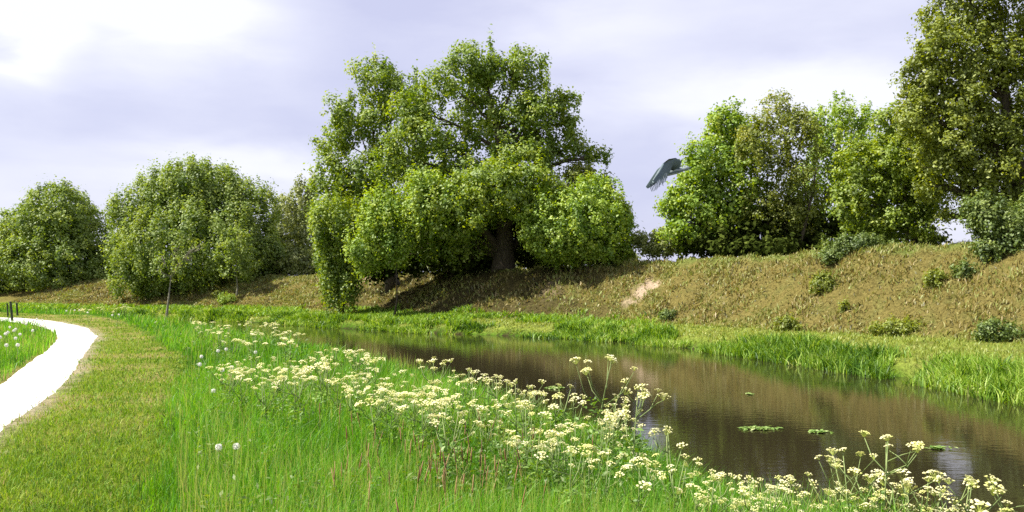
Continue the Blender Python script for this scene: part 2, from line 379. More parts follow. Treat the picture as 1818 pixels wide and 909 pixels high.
def tree(name, label, cat, base_px, Y, lobes_px, mat, leaf=.11, puff=.5, cover=1.3, trunk=.25, depth=.85, bark=None, twigs=0, group=None, multi=1, base_y=None, jit=.35, **kw):
    """lobes in photo pixels (cx, cy, rx, ry[, dY]) at distance Y metres -> real lobes; trunk, limbs and crown under one Empty"""
    bx = (base_px - 909) / F * Y
    b = np.array([bx, base_y or Y, 0.]); b[2] = H(b[:1], b[1:2])[0] - .08
    k = Y / F; lob = []
    for l in lobes_px:
        cx, cy, rx, ry = l[:4]; dY = l[4] if len(l) > 4 else R.uniform(-jit, jit) * rx * k
        q = at(cx, cy, Y + dY)
        lob.append([*(q - b), rx * k, max(rx, ry) * k * depth, ry * k])
    root = thing(name, b, label, cat, group)
    me, tips = crown_mesh(lob, leaf, puff, cover, **kw)
    obj('crown', me, mat, root)
    lob = np.array(lob); top = lob[:, 2].max()
    mb = MB()
    hub = np.array([np.average(lob[:, 0]), np.average(lob[:, 1]), 0]) * .6
    for s in range(multi):
        off = np.array([R.normal() * trunk * 2.2, R.normal() * trunk * 1.5, 0]) * (multi > 1)
        h = top * R.uniform(.62, .75)
        ax = np.array([[0, 0, -.3], [0, 0, 0.05 * h], [.02 * h, 0, .25 * h], [0, 0, .5 * h], [0, 0, h]]) + off + np.linspace(0, 1, 5)[:, None] ** 1.5 * np.array([hub[0] * 1.2, hub[1], 0]) + np.linspace(0, 1, 5)[:, None] * off * 2
        rr = trunk * np.array([1.5, 1.15, .85, .6, .22]) / (1 if multi == 1 else 1.6)
        mb.tube(ax, rr, 9)
        for l in lob[s::multi]:
            zz = np.clip(l[2] - l[5] * .6 - .22 * np.hypot(l[0], l[1]), .12 * h, h * .95)
            i = np.interp(zz, ax[:, 2], np.arange(5)); i0 = min(int(i), 3); st = ax[i0] + (ax[i0 + 1] - ax[i0]) * (i - i0)
            r0 = np.interp(zz, ax[:, 2], rr) * .55
            q = limb(mb, st, l[:3] + np.array([0, 0, l[5] * .2]), r0, max(.015, r0 * .25), .05)
            if twigs and len(tips):
                near = tips[(((tips - l[:3]) / l[3:6]) ** 2).sum(1) < 1.2]
                for tp in near[R.permutation(len(near))[:twigs]]:
                    limb(mb, q[R.integers(3, 6)], tp, max(.02, r0 * .28), .010, .04, 5, .08)
    obj('trunk', mb.mesh('trunk', True), bark or BARK, root)
    return root

LM_OAK = leaf_mat('oak_leaf', [(0, (.07, .15, .008)), (.5, (.205, .305, .018)), (1, (.38, .45, .05))], .44)
LM_ROUND = leaf_mat('round_tree_leaf', [(0, (.08, .155, .014)), (.5, (.205, .295, .034)), (1, (.34, .40, .07))], .44)
LM_BUSH = leaf_mat('bright_bush_leaf', [(0, (.10, .21, .010)), (.5, (.25, .38, .024)), (1, (.43, .51, .06))], .4)
LM_OLIVE = leaf_mat('olive_leaf', [(0, (.10, .13, .009)), (.5, (.215, .275, .022)), (1, (.37, .41, .05))], .44)
LM_HAW = leaf_mat('hawthorn_leaf', [(0, (.10, .155, .009)), (.5, (.225, .325, .022)), (1, (.39, .45, .05))], .44)
LM_BROWN = leaf_mat('bronze_leaf', [(0, (.10, .135, .012)), (.5, (.215, .27, .026)), (1, (.36, .36, .055))], .44)
LM_SHADE = leaf_mat('shade_toned_leaf', [(0, (.012, .018, .004)), (.6, (.05, .07, .012)), (1, (.12, .15, .03))], .15, .6, 0.0)  # canopy shade put into this leaf colour, for the hedge and thicket
LM_PALE = leaf_mat('pale_leaf', [(0, (.13, .17, .035)), (.5, (.25, .30, .07)), (1, (.44, .46, .16))])
LM_BLUE = leaf_mat('blue_green_leaf', [(0, (.055, .105, .014)), (.5, (.14, .21, .032)), (1, (.27, .33, .07))])

tree('round_tree', 'rounded dense tree at the far left, nearest the wooden posts', 'tree', 95, 88,
     [(92, 402, 72, 72), (45, 450, 52, 62), (150, 430, 44, 62), (100, 470, 92, 50), (8, 475, 36, 50), (60, 410, 48, 50), (122, 392, 44, 48), (-45, 450, 50, 70), (30, 505, 40, 22), (130, 505, 60, 22), (178, 465, 34, 44)], LM_ROUND, .125, .62, 1.7, .3, knobs=.55, grow=1.1)
tree('round_tree', 'big dome shaped tree rising behind the leaning sapling', 'tree', 350, 72,
     [(335, 365, 86, 76), (262, 400, 58, 72), (425, 385, 64, 68), (350, 440, 120, 76), (238, 470, 42, 58), (455, 455, 42, 62), (290, 345, 50, 48), (380, 340, 60, 50), (340, 500, 100, 32), (340, 330, 60, 40)], LM_ROUND, .105, .52, 1.7, .3, droop=.35, knobs=.55, grow=1.1)
tree('slender_tree', 'pale feathery tree with spiky top in gap beside the large oaks', 'tree', 535, 80,
     [(535, 375, 22, 50), (508, 410, 24, 60), (548, 420, 30, 45), (525, 455, 40, 30), (552, 345, 12, 28), (490, 440, 20, 40)], LM_PALE, .11, .38, 1.2, .14, spiky=.8, twigs=3)
tree('oak_tree', 'left hand large oak with lower crown leaning away from the taller one', 'tree', 700, 56.5,
     [(668, 150, 52, 40), (618, 205, 44, 40), (596, 248, 36, 30), (668, 225, 52, 42), (600, 325, 44, 48), (648, 315, 52, 40), (728, 165, 36, 38), (590, 300, 28, 36), (680, 290, 50, 40), (700, 360, 60, 46), (572, 365, 26, 40), (640, 380, 50, 50)], LM_OAK, .095, .48, 1.2, .42, twigs=6, fill=.4, grow=1.0)
tree('oak_tree', 'tallest large oak in the centre with thick dark trunk on the bank', 'tree', 895, 51.5,
     [(858, 122, 62, 44), (928, 130, 44, 42), (800, 158, 56, 44), (738, 205, 46, 44), (765, 262, 80, 52), (872, 205, 80, 60), (960, 205, 54, 50), (1002, 188, 30, 34), (1000, 226, 32, 24),
      (820, 318, 100, 50), (930, 300, 66, 52), (1010, 268, 44, 18), (1062, 280, 28, 13), (960, 260, 50, 36), (700, 290, 40, 40), (880, 375, 76, 50), (790, 390, 90, 56), (960, 355, 50, 50), (920, 240, 60, 50), (880, 330, 80, 50, -3), (800, 380, 70, 50, -3), (765, 430, 56, 38, -1), (825, 428, 40, 36, -1), (950, 415, 36, 50, 1), (690, 455, 34, 26, -1), (955, 350, 50, 50, -3)], LM_OAK, .092, .46, 1.25, .62, twigs=5, grow=1.02, fill=.6, knobs=1.35)
tree('hanging_shrub', 'dark drooping ivy clad shrub spilling down the bank left of the oaks', 'shrub', 605, 51.5,
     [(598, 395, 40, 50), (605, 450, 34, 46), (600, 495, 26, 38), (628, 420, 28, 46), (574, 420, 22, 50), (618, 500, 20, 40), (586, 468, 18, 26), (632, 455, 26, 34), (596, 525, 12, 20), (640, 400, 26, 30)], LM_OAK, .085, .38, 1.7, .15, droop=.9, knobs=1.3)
tree('hanging_shrub', 'bright green drooping shrub hanging in front of the tallest oak', 'shrub', 700, 48.5,
     [(690, 375, 50, 38), (662, 415, 28, 38), (655, 452, 20, 28), (742, 375, 40, 44), (760, 335, 44, 30), (720, 430, 20, 26), (800, 345, 46, 30), (640, 440, 26, 30), (700, 425, 30, 34)], LM_BUSH, .082, .34, 1.6, .05, droop=.8, knobs=1.35)
tree('understory_shrub', 'understory thicket beneath the tallest oak, shade put into its leaf colour', 'shrub', 800, 53.5,
     [(800, 440, 90, 36), (720, 455, 60, 34), (850, 410, 60, 50), (950, 410, 50, 54), (680, 470, 40, 24), (960, 450, 60, 26), (850, 465, 60, 20)], LM_SHADE, .13, .5, 1.4, .1)
tree('dome_shrub', 'bright domed bush right of the tallest oak trunk', 'shrub', 1040, 48,
     [(1030, 385, 80, 58), (968, 405, 46, 46), (1085, 385, 44, 56), (1010, 425, 80, 34), (1100, 425, 36, 34), (1050, 345, 44, 34), (1040, 448, 80, 18)], LM_BUSH, .08, .32, 1.7, .13, multi=3, knobs=1.1)
tree('dome_shrub', 'bronze topped bush peeping up behind the bright domed bush', 'shrub', 1035, 51,
     [(1030, 318, 34, 26), (1055, 345, 36, 36), (1000, 350, 36, 30), (1030, 390, 50, 40)], LM_BROWN, .09, .34, 1.4, .1)
tree('far_hedge', 'pale hedge across the field seen low behind the large oaks and domed bush', 'hedge', 800, 72,
     [(x_, 466 - (x_ - 480) * .02, 44, 25) for x_ in range(480, 1090, 46)], LM_PALE, .12, .45, 1.5, .08)
tree('small_shrub', 'small sparse yellow green shrub in the gap between the two tree groups', 'shrub', 1175, 48,
     [(1165, 418, 16, 16), (1200, 424, 26, 20), (1138, 432, 14, 18), (1172, 442, 40, 11)], LM_PALE, .08, .28, 1.3, .06, multi=3, twigs=3)
tree('shade_toned_hedge', 'low hedge under the right hand trees, canopy shade put into its leaf colour', 'hedge', 1330, 46.6,
     [(1255, 420, 50, 26), (1340, 412, 70, 36), (1430, 408, 60, 34), (1510, 405, 50, 34), (1300, 395, 50, 30), (1400, 385, 50, 32), (1245, 436, 46, 16), (1560, 412, 44, 26), (1640, 425, 36, 10), (1350, 440, 120, 14)], LM_SHADE, .13, .45, 1.6, .1)
tree('bushy_tree', 'bushy bright green tree beside the flying bird', 'tree', 1300, 46,
     [(1290, 220, 36, 44), (1248, 285, 38, 42), (1206, 358, 32, 36), (1256, 350, 50, 50), (1300, 290, 48, 54), (1232, 320, 38, 38), (1200, 395, 28, 26), (1270, 395, 44, 30), (1312, 240, 34, 44), (1310, 345, 44, 44), (1225, 415, 30, 22), (1290, 385, 46, 28), (1330, 370, 36, 40), (1200, 385, 20, 26)], LM_BUSH, .09, .36, 1.35, .2, twigs=5)
tree('bronze_tree', 'bronze brown tree with visible fan of upright branches', 'tree', 1372, 45,
     [(1380, 208, 48, 40), (1340, 255, 42, 50), (1412, 255, 46, 50), (1378, 295, 56, 54), (1432, 235, 20, 32), (1365, 350, 60, 50), (1425, 330, 48, 50), (1395, 385, 56, 30)], LM_BROWN, .07, .32, 1.15, .17, twigs=12, multi=3, leaves=.75, spiky=.3, fill=.35)
tree('sparse_tree', 'open bright green tree with upright shoots and sky showing through', 'tree', 1490, 48,
     [(1490, 208, 26, 36), (1455, 215, 16, 36), (1536, 215, 24, 32), (1480, 260, 52, 44), (1530, 275, 44, 46), (1450, 305, 44, 48), (1510, 330, 52, 46), (1440, 375, 44, 36), (1490, 375, 44, 38), (1425, 400, 26, 26), (1540, 350, 40, 50)], LM_BUSH, .08, .32, 1.15, .14, twigs=10, spiky=.5, leaves=.8, fill=.35)
tree('hawthorn_tree', 'olive hawthorn with drooping side, left of the big right hand oak', 'tree', 1600, 38,
     [(1602, 280, 62, 60), (1556, 345, 48, 48), (1630, 345, 50, 54), (1590, 392, 58, 30), (1570, 280, 44, 44), (1540, 390, 38, 28), (1645, 265, 44, 54), (1620, 395, 40, 24), (1525, 300, 34, 46), (1510, 360, 30, 40), (1590, 225, 36, 40), (1610, 330, 70, 60)], LM_HAW, .07, .27, 1.4, .13, multi=2, twigs=6)
tree('oak_tree', 'towering olive brown oak cut off by the right edge', 'tree', 1838, 34,
     [(1715, 30, 74, 48), (1660, 85, 46, 40), (1640, 160, 46, 46), (1780, 110, 70, 54), (1700, 185, 76, 54), (1775, 235, 66, 48), (1850, 50, 74, 74), (1870, 180, 74, 84), (1900, -40, 100, 90), (1700, -30, 46, 44),
      (1750, 305, 66, 30), (1690, 275, 54, 44), (1780, -50, 80, 70), (1625, 215, 36, 38), (1960, 150, 90, 90), (1900, 300, 90, 50), (1730, 245, 50, 40), (1812, 330, 50, 30), (1690, 385, 22, 7), (1655, 335, 30, 26), (1640, 120, 40, 30), (1740, 350, 44, 34), (1790, 380, 50, 34), (1720, 120, 70, 60), (1715, 250, 60, 50)], LM_OLIVE, .065, .29, 1.35, .5, twigs=6, keep_in=.25, fill=.9)
tree('blue_green_shrub', 'blue green bush at the right edge on the bank crest', 'shrub', 1780, 31,
     [(1765, 395, 46, 40), (1805, 425, 44, 50), (1738, 375, 26, 26), (1760, 440, 34, 30), (1840, 400, 40, 60), (1815, 470, 46, 30)], LM_BLUE, .055, .24, 1.5, .08, multi=3)
tree('low_shrub', 'low spreading bush on the crest of the bank above bare slope', 'shrub', 1515, 37,
     [(1495, 442, 34, 22), (1530, 436, 40, 20), (1575, 440, 30, 15), (1480, 455, 22, 14)], LM_BLUE, .05, .2, 1.6, .04, multi=3, spiky=.5)
tree('sapling', 'leaning bare stemmed sapling in the grass before the big dome shaped tree', 'sapling', 288, 46,
     [(288, 460, 20, 18), (318, 470, 14, 20), (350, 440, 18, 14), (292, 488, 12, 9), (274, 480, 12, 8), (336, 458, 12, 14), (314, 442, 12, 14)], LM_ROUND, .065, .2, .6, .085, bark=PALE_BARK, twigs=7, leaves=.45, fill=0, spiky=.6)
tree('sapling', 'upright young sapling with oval crown on the far bank', 'sapling', 420, 66,
     [(420, 440, 26, 28), (400, 460, 18, 18), (438, 455, 22, 24), (420, 475, 30, 18), (424, 418, 10, 16)], LM_ROUND, .085, .32, .9, .07, bark=PALE_BARK, twigs=4, fill=.3, spiky=.5)
print('leaves', NTREE)

def clump(name, label, px, py, rx, ry, mat, leaf=.045, puff=.14, per=1.8, group=None, cat='plant'):
    q = hit(px, py + ry * .7); k = q[1] / F
    root = thing(name, q, label, cat, group)
    me, _ = crown_mesh([[0, 0, ry * k * .55, rx * k, rx * k * .8, ry * k]], leaf, puff, per, spiky=.4)
    obj('foliage', me, mat, root)
    mb = MB()
    for i in range(5): limb(mb, (R.normal() * .05, R.normal() * .05, -.1), (R.normal() * rx * k * .5, R.normal() * rx * k * .3, ry * k * .8), .012, .005, .05, 5)
    obj('stem', mb.mesh('stem'), STEM, root)
for a in (('dome_plant', 'small rounded light green shrub at the foot of the far bank', 402, 533, 17, 13, LM_BUSH),
          ('leafy_plant', 'yellowish leafy plant beside the small rounded shrub', 386, 522, 9, 9, LM_BROWN),
          ('leafy_plant', 'bushy green plant low on the slope at the right edge', 1768, 590, 42, 22, LM_BLUE),
          ('leafy_plant', 'upper green tuft high on the slope below the blue green bush', 1712, 482, 22, 18, LM_BLUE),
          ('leafy_plant', 'green tuft midway down the slope below the blue green bush', 1660, 500, 20, 17, LM_OLIVE),
          ('leafy_plant', 'loose green patch on the slope under the low crest bush', 1462, 500, 24, 20, LM_OLIVE),
          ('leafy_plant', 'green tuft at foot of slope near the middle of the right bank', 1400, 575, 24, 18, LM_OLIVE),
          ('leafy_plant', 'broad green patch at foot of slope left of the bushy edge plant', 1595, 583, 44, 14, LM_OLIVE),
          ('leafy_plant', 'small dark tuft in the middle of the bare slope', 1497, 547, 11, 10, LM_OLIVE),
          ('leafy_plant', 'green tuft at slope foot below the pink bare earth', 1185, 560, 18, 10, LM_BLUE)):
    clump(*a)

# ------------------------------------------------------------------ grass, reeds
def blades(P, h, w, lean, tint, name, mat, yaw=None, curl=.55):
    n = len(P); a = R.uniform(0, 2 * math.pi, n) if yaw is None else yaw
    side = np.stack([np.cos(a), np.sin(a), np.zeros(n)], -1); la = R.uniform(0, 2 * math.pi, n)
    dr = np.stack([np.cos(la), np.sin(la), np.zeros(n)], -1) * (lean * h)[:, None]
    up = np.array([0, 0, 1.0]) * h[:, None]
    mid = P + up * .55 + dr * .3; tip = P + up * (1 - .25 * np.minimum(lean, 1))[:, None] + dr * (1 + curl * 0)
    s = side * w[:, None] * .5
    V = np.stack([P - s, P + s, mid + s * .8, mid - s * .8, tip], 1).reshape(-1, 3)
    b = np.arange(n) * 5
    loops = np.stack([b, b + 1, b + 2, b + 3, b + 3, b + 2, b + 4], -1).ravel()
    return obj(name, mesh_np(name, V, loops, np.tile([4, 3], n), np.repeat(tint, 2)), mat)
def frustum_pts(n, y0, y1, pw, side=3.0):
    u = R.random(n); k = 1 - pw
    Y = (y0 ** k + u * (y1 ** k - y0 ** k)) ** (1 / k)
    X = (R.random(n) * 2 - 1) * (Y * .60 + side)
    return X, Y
GM_TALL = leaf_mat('meadow_grass', [(0, (.03, .10, .006)), (.45, (.115, .33, .02)), (.8, (.24, .48, .045)), (1, (.42, .42, .12))], .42, .5, .03)
GM_MOWN = leaf_mat('mown_grass', [(0, (.05, .13, .010)), (.42, (.18, .33, .028)), (.74, (.33, .42, .06)), (1, (.45, .34, .16))], .35, .6, .02)
GM_SLOPE = leaf_mat('dry_bank_grass', [(0, (.06, .06, .013)), (.3, (.18, .16, .034)), (.6, (.34, .265, .075)), (.8, (.21, .27, .04)), (1, (.40, .31, .14))], .3)
GM_SHELF = leaf_mat('shelf_grass', [(0, (.10, .17, .016)), (.5, (.23, .31, .034)), (1, (.40, .36, .07))], .35)
GM_REED = leaf_mat('reed_leaf', [(0, (.05, .13, .010)), (.4, (.19, .34, .03)), (.75, (.33, .48, .06)), (1, (.52, .58, .18))], .38, .5, .03)
GM_SEED = leaf_mat('seed_head', [(0, (.14, .07, .03)), (.5, (.28, .13, .055)), (1, (.42, .26, .11))], .15)

X, Y = frustum_pts(430000, 4.3, 62, 1.75)
_, dn, df, _ = land(X, Y); dm, _ = sdist(X, Y, MOWN); pl, _ = sdist(X, Y, PATH_L)
tall = ((dm + (fbm(X * 1.6, Y * 1.6, 88, 3) - .5) * .5 < R.normal(0, .08, len(X))) & (dn > .05 + R.random(len(X)) * .3)) | (pl > R.normal(.0, .08, len(X)))
tall &= (df < 0) & (dn > 0)
x, y = X[tall], Y[tall]; n = len(x)
pat = fbm(x * .45, y * .45, 77, 3)
h = (R.uniform(.14, .34, n) + .12 * (R.random(n) < .25)) * (.55 + .95 * pat) * np.where(y > 25, .95, 1); h = np.where(pl[tall] > 0, h * .8, h)
h *= 1 - .45 * ss(1 - np.abs(dm[tall]) / .5)
blades(np.stack([x, y, H(x, y) - .02], -1), h, np.maximum(.0055, y * .00065) * R.uniform(.7, 1.4, n), np.abs(R.normal(.35, .25, n)),
       np.clip(R.normal(.43, .22, n) + (pat - .5) * .85 + (R.random(n) < .03) * .5, 0, 1), 'meadow_grass', GM_TALL)['kind'] = 'stuff'
X, Y = frustum_pts(420000, 4.3, 60, 1.8)
_, dn, df, _ = land(X, Y); dm, _ = sdist(X, Y, MOWN); pr, _ = sdist(X, Y, PATH_R)
thin = R.random(len(X)) < .25 + .75 * ss((-pr - .0) / .35)
mw = thin & (dm > -R.random(len(X)) * .1) & (pr < R.normal(.06, .11, len(X))) & (df < 0)
x, y = X[mw], Y[mw]; n = len(x); pat = fbm(x * .8, y * .8, 31, 4)
blades(np.stack([x, y, H(x, y) - .01], -1), R.uniform(.03, .10, n), np.maximum(.006, y * .0008) * R.uniform(.7, 1.4, n), np.abs(R.normal(.6, .4, n)),
       np.clip(R.normal(.36, .22, n) + (pat - .5) * .5 + .16 * ss(1 + pr[mw] / 1.2) + .12 * (vnoise(x * 1.7, y * 1.7, 13) > .72), 0, 1), 'mown_grass', GM_MOWN)['kind'] = 'stuff'
# broad leaved weeds and pale flowering grass stems mixed into the meadow
X, Y = frustum_pts(60000, 4.3, 34, 1.7); _, dn, df, _ = land(X, Y); dm, _ = sdist(X, Y, MOWN)
kp = (dm < -.15) & (dn > .15) & (fbm(X * .9, Y * .9, 123, 3) > .57); x, y = X[kp], Y[kp]; n = len(x)
V = leaf_quads(np.stack([x, y, H(x, y) + R.uniform(.06, .3, n)], -1), nrm(R.normal(size=(n, 3)) * .5 + [0, 0, 1]), R.uniform(.012, .034, n) * np.maximum(1, y * .08), .4)
obj('meadow_weeds', mesh_np('meadow_weeds', V, np.arange(len(V)), np.full(n, 4), np.clip(R.normal(.15, .15, n), 0, 1)), LM_ROUND)['kind'] = 'stuff'
X, Y = frustum_pts(26000, 4.3, 40, 1.8); _, dn, df, _ = land(X, Y); dm, _ = sdist(X, Y, MOWN)
kp = (dm < -.1) & (dn > .3) & (fbm(X * .6, Y * .6, 133, 3) > .5); x, y = X[kp], Y[kp]; n = len(x)
blades(np.stack([x, y, H(x, y)], -1), R.uniform(.35, .55, n), np.maximum(.004, y * .0005), np.abs(R.normal(.15, .12, n)), np.clip(R.normal(.92, .1, n), 0, 1), 'flowering_grass', GM_TALL)['kind'] = 'stuff'
# far bank: dry slope, shelf and reeds
n = 1300000
X, Y = R.uniform(-45, 32, n), R.uniform(8, 92, n)
_, dn, df, ts = land(X, Y)
inview = (np.abs(X) < Y * .62 + 3) & (df > 0)
sl_ = inview & (ts > -.05) & (ts < 1.9) & (R.random(n) < np.where(ts > 1.15, .5, 1))
x, y, tk0 = X[sl_], Y[sl_], ts[sl_]; k = len(x); pat = fbm(x * .9, y * .9, 55, 4); pt2 = fbm(x * .25, y * .25, 58, 3)
bare = np.min([np.hypot(x - q_[0], (y - q_[1]) * .6) / r_0 for q_, r_0 in ((sand, .42), (hit(1158, 510), .36), (hit(1114, 534), .3))], axis=0) < 1 + (pat - .5) * 1.6
keep = R.random(k) < np.where(bare, .12, 1) * (.3 + .7 * ss((pat - .30) * 3.5)) * np.where((x > -12) & (x < 5) & (tk0 < 1.6), .45, 1); x, y, pat, pt2, tk = x[keep], y[keep], pat[keep], pt2[keep], ts[sl_][keep]; k = len(x)
hh = R.uniform(.06, .24, k) * (.35 + 1.4 * pat)
tn = np.clip(R.normal(.42, .24, k) + (pat - .5) * .7, 0, 1)
tn = np.where((pt2 > .56) | (tk > .9) | (R.random(k) < .3), np.clip(R.normal(.76, .08, k), 0, 1), tn)
blades(np.stack([x, y, H(x, y) - .03], -1), hh, np.maximum(.024, y * .0012) * R.uniform(.6, 1.6, k), np.abs(R.normal(.6, .4, k)), tn, 'dry_bank_grass', GM_SLOPE)['kind'] = 'stuff'
sf = (np.abs(X) < Y * .62 + 3) & (df > -.4) & (dn < 0) & (ts < .06) & (R.random(n) < .45)
x, y = X[sf], Y[sf]; kz = H(x, y) > WATER + .03; x, y = x[kz], y[kz]; k = len(x)
blades(np.stack([x, y, H(x, y) - .02], -1), R.uniform(.06, .18, k), np.maximum(.02, y * .001) * R.uniform(.6, 1.4, k), np.abs(R.normal(.6, .4, k)), np.clip(R.normal(.5, .2, k), 0, 1), 'shelf_grass', GM_SHELF)['kind'] = 'stuff'
# reeds follow the far water edge in clumps
i = R.integers(0, len(FAR) - 9, 90000); u = R.random(len(i))
q = FAR[i] + (FAR[i + 1] - FAR[i]) * u[:, None]; tg = nrm((FAR[i + 1] - FAR[i])[:, :2]); nr = np.stack([tg[:, 1], -tg[:, 0]], -1)
off = R.normal(.1, .5, len(i)); x, y = q[:, 0] + nr[:, 0] * off, q[:, 1] + nr[:, 1] * off
cl = fbm(x * .55, y * .55, 91, 3); kp = (np.abs(x) < y * .62 + 4) & (y > 10) & (cl > .40 + .09 * np.abs(off - .3)) & (off < 2.3) & (off > -.9)
x, y, cl = x[kp], y[kp], cl[kp]; k = len(x)
hh = R.uniform(.35, .75, k) * (.55 + 1.1 * (cl - .3)) * np.interp(y, [10, 24, 40, 60], [1.0, .88, .68, .7]) * R.choice([.6, 1, 1, 1.15], k)
blades(np.stack([x, y, np.maximum(H(x, y), WATER - .1) - .03], -1), hh, np.maximum(.026, y * .0011) * R.uniform(.7, 1.6, k), np.abs(R.normal(.5, .3, k)), np.clip(R.normal(.37, .26, k) + (fbm(x * 1.3, y * 1.3, 19, 2) - .5) * 1.0, 0, 1), 'reeds', GM_REED)['kind'] = 'stuff'
# bank herbs: taller leafy growth along the near far-left water and foot of the shaded bank
i = R.integers(0, len(FAR) - 9, 60000); u = R.random(len(i)); q = FAR[i] + (FAR[i + 1] - FAR[i]) * u[:, None]
tg = nrm((FAR[i + 1] - FAR[i])[:, :2]); nr = np.stack([tg[:, 1], -tg[:, 0]], -1); off = R.uniform(.5, 3.8, len(i))
x, y = q[:, 0] + nr[:, 0] * off, q[:, 1] + nr[:, 1] * off
kp = (y > 36) & (np.abs(x) < y * .62 + 3) & (R.random(len(i)) < np.interp(x, [-40, 2, 7], [.9, .9, 0])) & (fbm(x * .6, y * .6, 17, 3) > .42)
x, y = x[kp], y[kp]; k = len(x)
blades(np.stack([x, y, H(x, y) - .03], -1), R.uniform(.15, .42, k), np.maximum(.03, y * .0013) * R.uniform(.7, 1.5, k), np.abs(R.normal(.7, .3, k)), np.clip(R.normal(.42, .2, k), 0, 1), 'bank_herbs', GM_REED)['kind'] = 'stuff'
# reddish seed heads standing in the meadow grass
SH = MB(); cnt = 0
while cnt < 95:
    px, py = R.normal(770, 120), R.normal(775, 60)
    if not (540 < px < 1060 and 695 < py < 905): continue
    q = hit(px, py, .4); hgt = R.uniform(.32, .44)
    ln = R.normal(0, .05, 2); tip = q + np.array([ln[0], ln[1], hgt])
    SH.tube([q, q + (tip - q) * .6, tip], [.003, .0025, .002], 3, .9)
    d = (tip - q) / hgt
    SH.tube([tip - d * .10, tip - d * .08, tip - d * .03, tip + d * .02], np.array([.002, .0055, .0045, .0015]) * R.uniform(.7, 1.3), 5, R.uniform(0, 1))
    cnt += 1
obj('seed_grass', SH.mesh('seed_grass'), GM_SEED)['kind'] = 'stuff'

# ------------------------------------------------------------------ umbel flowers
CREAM = leaf_mat('cream_petal', [(0, (.42, .48, .12)), (.45, (.66, .62, .24)), (1, (.84, .80, .52))], .25, .7, .02)
FERN = leaf_mat('ferny_leaf', [(0, (.07, .16, .015)), (.5, (.14, .28, .03)), (1, (.25, .38, .06))], .4)
def umbel_mesh(rad, k):
    mb = MB(); tone = R.uniform(.35, .85)
    for i in range(k):
        r = rad * math.sqrt((i + .4) / k); a = i * 2.39996 + R.normal() * .25
        c = np.array([r * math.cos(a), r * math.sin(a), rad * .42 * (1 - (r / rad) ** 2) + R.normal() * rad * .05])
        s = rad * R.uniform(.15, .27); o = R.uniform(0, 6)
        rim = [c + np.array([s * math.cos(o + j * 1.2566) * R.uniform(.8, 1.15), s * math.sin(o + j * 1.2566) * R.uniform(.8, 1.15), -s * .45]) for j in range(5)]
        mb.add([c + np.array([0, 0, s * .3]), *rim], [[0, 1 + j, 1 + (j + 1) % 5] for j in range(5)], float(np.clip(R.normal(tone, .2), 0, 1)))
        base = np.array([0, 0, -rad * .75]); w = .0016
        mb.add([base + [w, 0, 0], base - [w, 0, 0], c - [w, 0, s * .4], c + [w, 0, -s * .4]], [[0, 1, 2, 3]], 0.0)
    return mb.mesh('umbel')
UMB = [umbel_mesh(R.uniform(.038, .054), int(R.integers(10, 20))) for _ in range(14)]
for u in UMB: u.materials.append(CREAM)
def plant_proto(h, nb, spread, tall=False):
    """a branching stem with ferny leaves; returns stem mesh, leaf mesh, umbel placements"""
    st, places = MB(), []
    top = np.array([R.normal() * .05, R.normal() * .05, h])
    ax = np.array([[0, 0, -.06], [top[0] * .2, top[1] * .2, h * .35], [top[0] * .6, top[1] * .6, h * .7], top])
    st.tube(ax, [.008, .007, .005, .003], 5); places.append(top)
    for b in range(nb):
        f0 = R.uniform(.5, .8) if not tall else R.uniform(.45, .8); s = ax[0] + (top - ax[0]) * f0; a = b * 2.4 + R.normal() * .4
        L = spread * R.uniform(.6, 1.1); e = s + np.array([math.cos(a) * L, math.sin(a) * L, (h - s[2]) * R.uniform(.55, 1.0)])
        mid = (s + e) / 2 + np.array([math.cos(a) * L * .15, math.sin(a) * L * .15, -.02])
        st.tube([s, mid, e], [.005, .004, .0025], 4); places.append(e)
        if R.random() < (.65 if tall else .4):
            e2 = mid + np.array([R.normal() * L * .5, R.normal() * L * .5, (h - mid[2]) * R.uniform(.5, .9)])
            st.tube([mid, (mid + e2) / 2 + [0, 0, .01], e2], [.004, .003, .002], 4); places.append(e2)
    n = 110; fr = R.random(n); aa = R.uniform(0, 6.28, n); rr = R.uniform(.02, spread, n) * (1 - .5 * fr)
    ce = np.stack([np.cos(aa) * rr, np.sin(aa) * rr, h * (.1 + .55 * fr)], -1)
    V = leaf_quads(ce, nrm(R.normal(size=(n, 3)) * .6 + [0, 0, 1]), R.uniform(.018, .042, n), .4)
    lm = mesh_np('foliage', V, np.arange(len(V)), np.full(n, 4), R.random(n)); lm.materials.append(FERN)
    sm_ = st.mesh('stem', True); sm_.materials.append(STEM)
    return sm_, lm, places
PROT = [plant_proto(h, nb, sp) for h, nb, sp in ((.55, 2, .15), (.62, 3, .18), (.7, 3, .2), (.75, 3, .22), (.5, 2, .13), (.66, 3, .2))]
TALL = [plant_proto(1.0, 6, .30, True), plant_proto(.95, 5, .27, True), plant_proto(.9, 7, .3, True)]
def far_mesh(pr):
    mb = MB(); s_, l_, places = pr
    for q in places:
        for j in range(5):
            a = j * 1.257 + R.random(); c = q + np.array([math.cos(a), math.sin(a), 0]) * .04 * (j > 0)
            mb.add([c + [0, 0, .02], c + [.035, 0, 0], c + [0, .035, 0], c + [-.035, 0, 0], c + [0, -.035, 0]], [[0, 1, 2], [0, 2, 3], [0, 3, 4], [0, 4, 1]], float(R.uniform(.3, .9)))
    m_ = mb.mesh('cow_parsley'); m_.materials.append(CREAM)
    sb = MB()
    return m_
PARSLEY = 'cow_parsley'
FIRST = {}
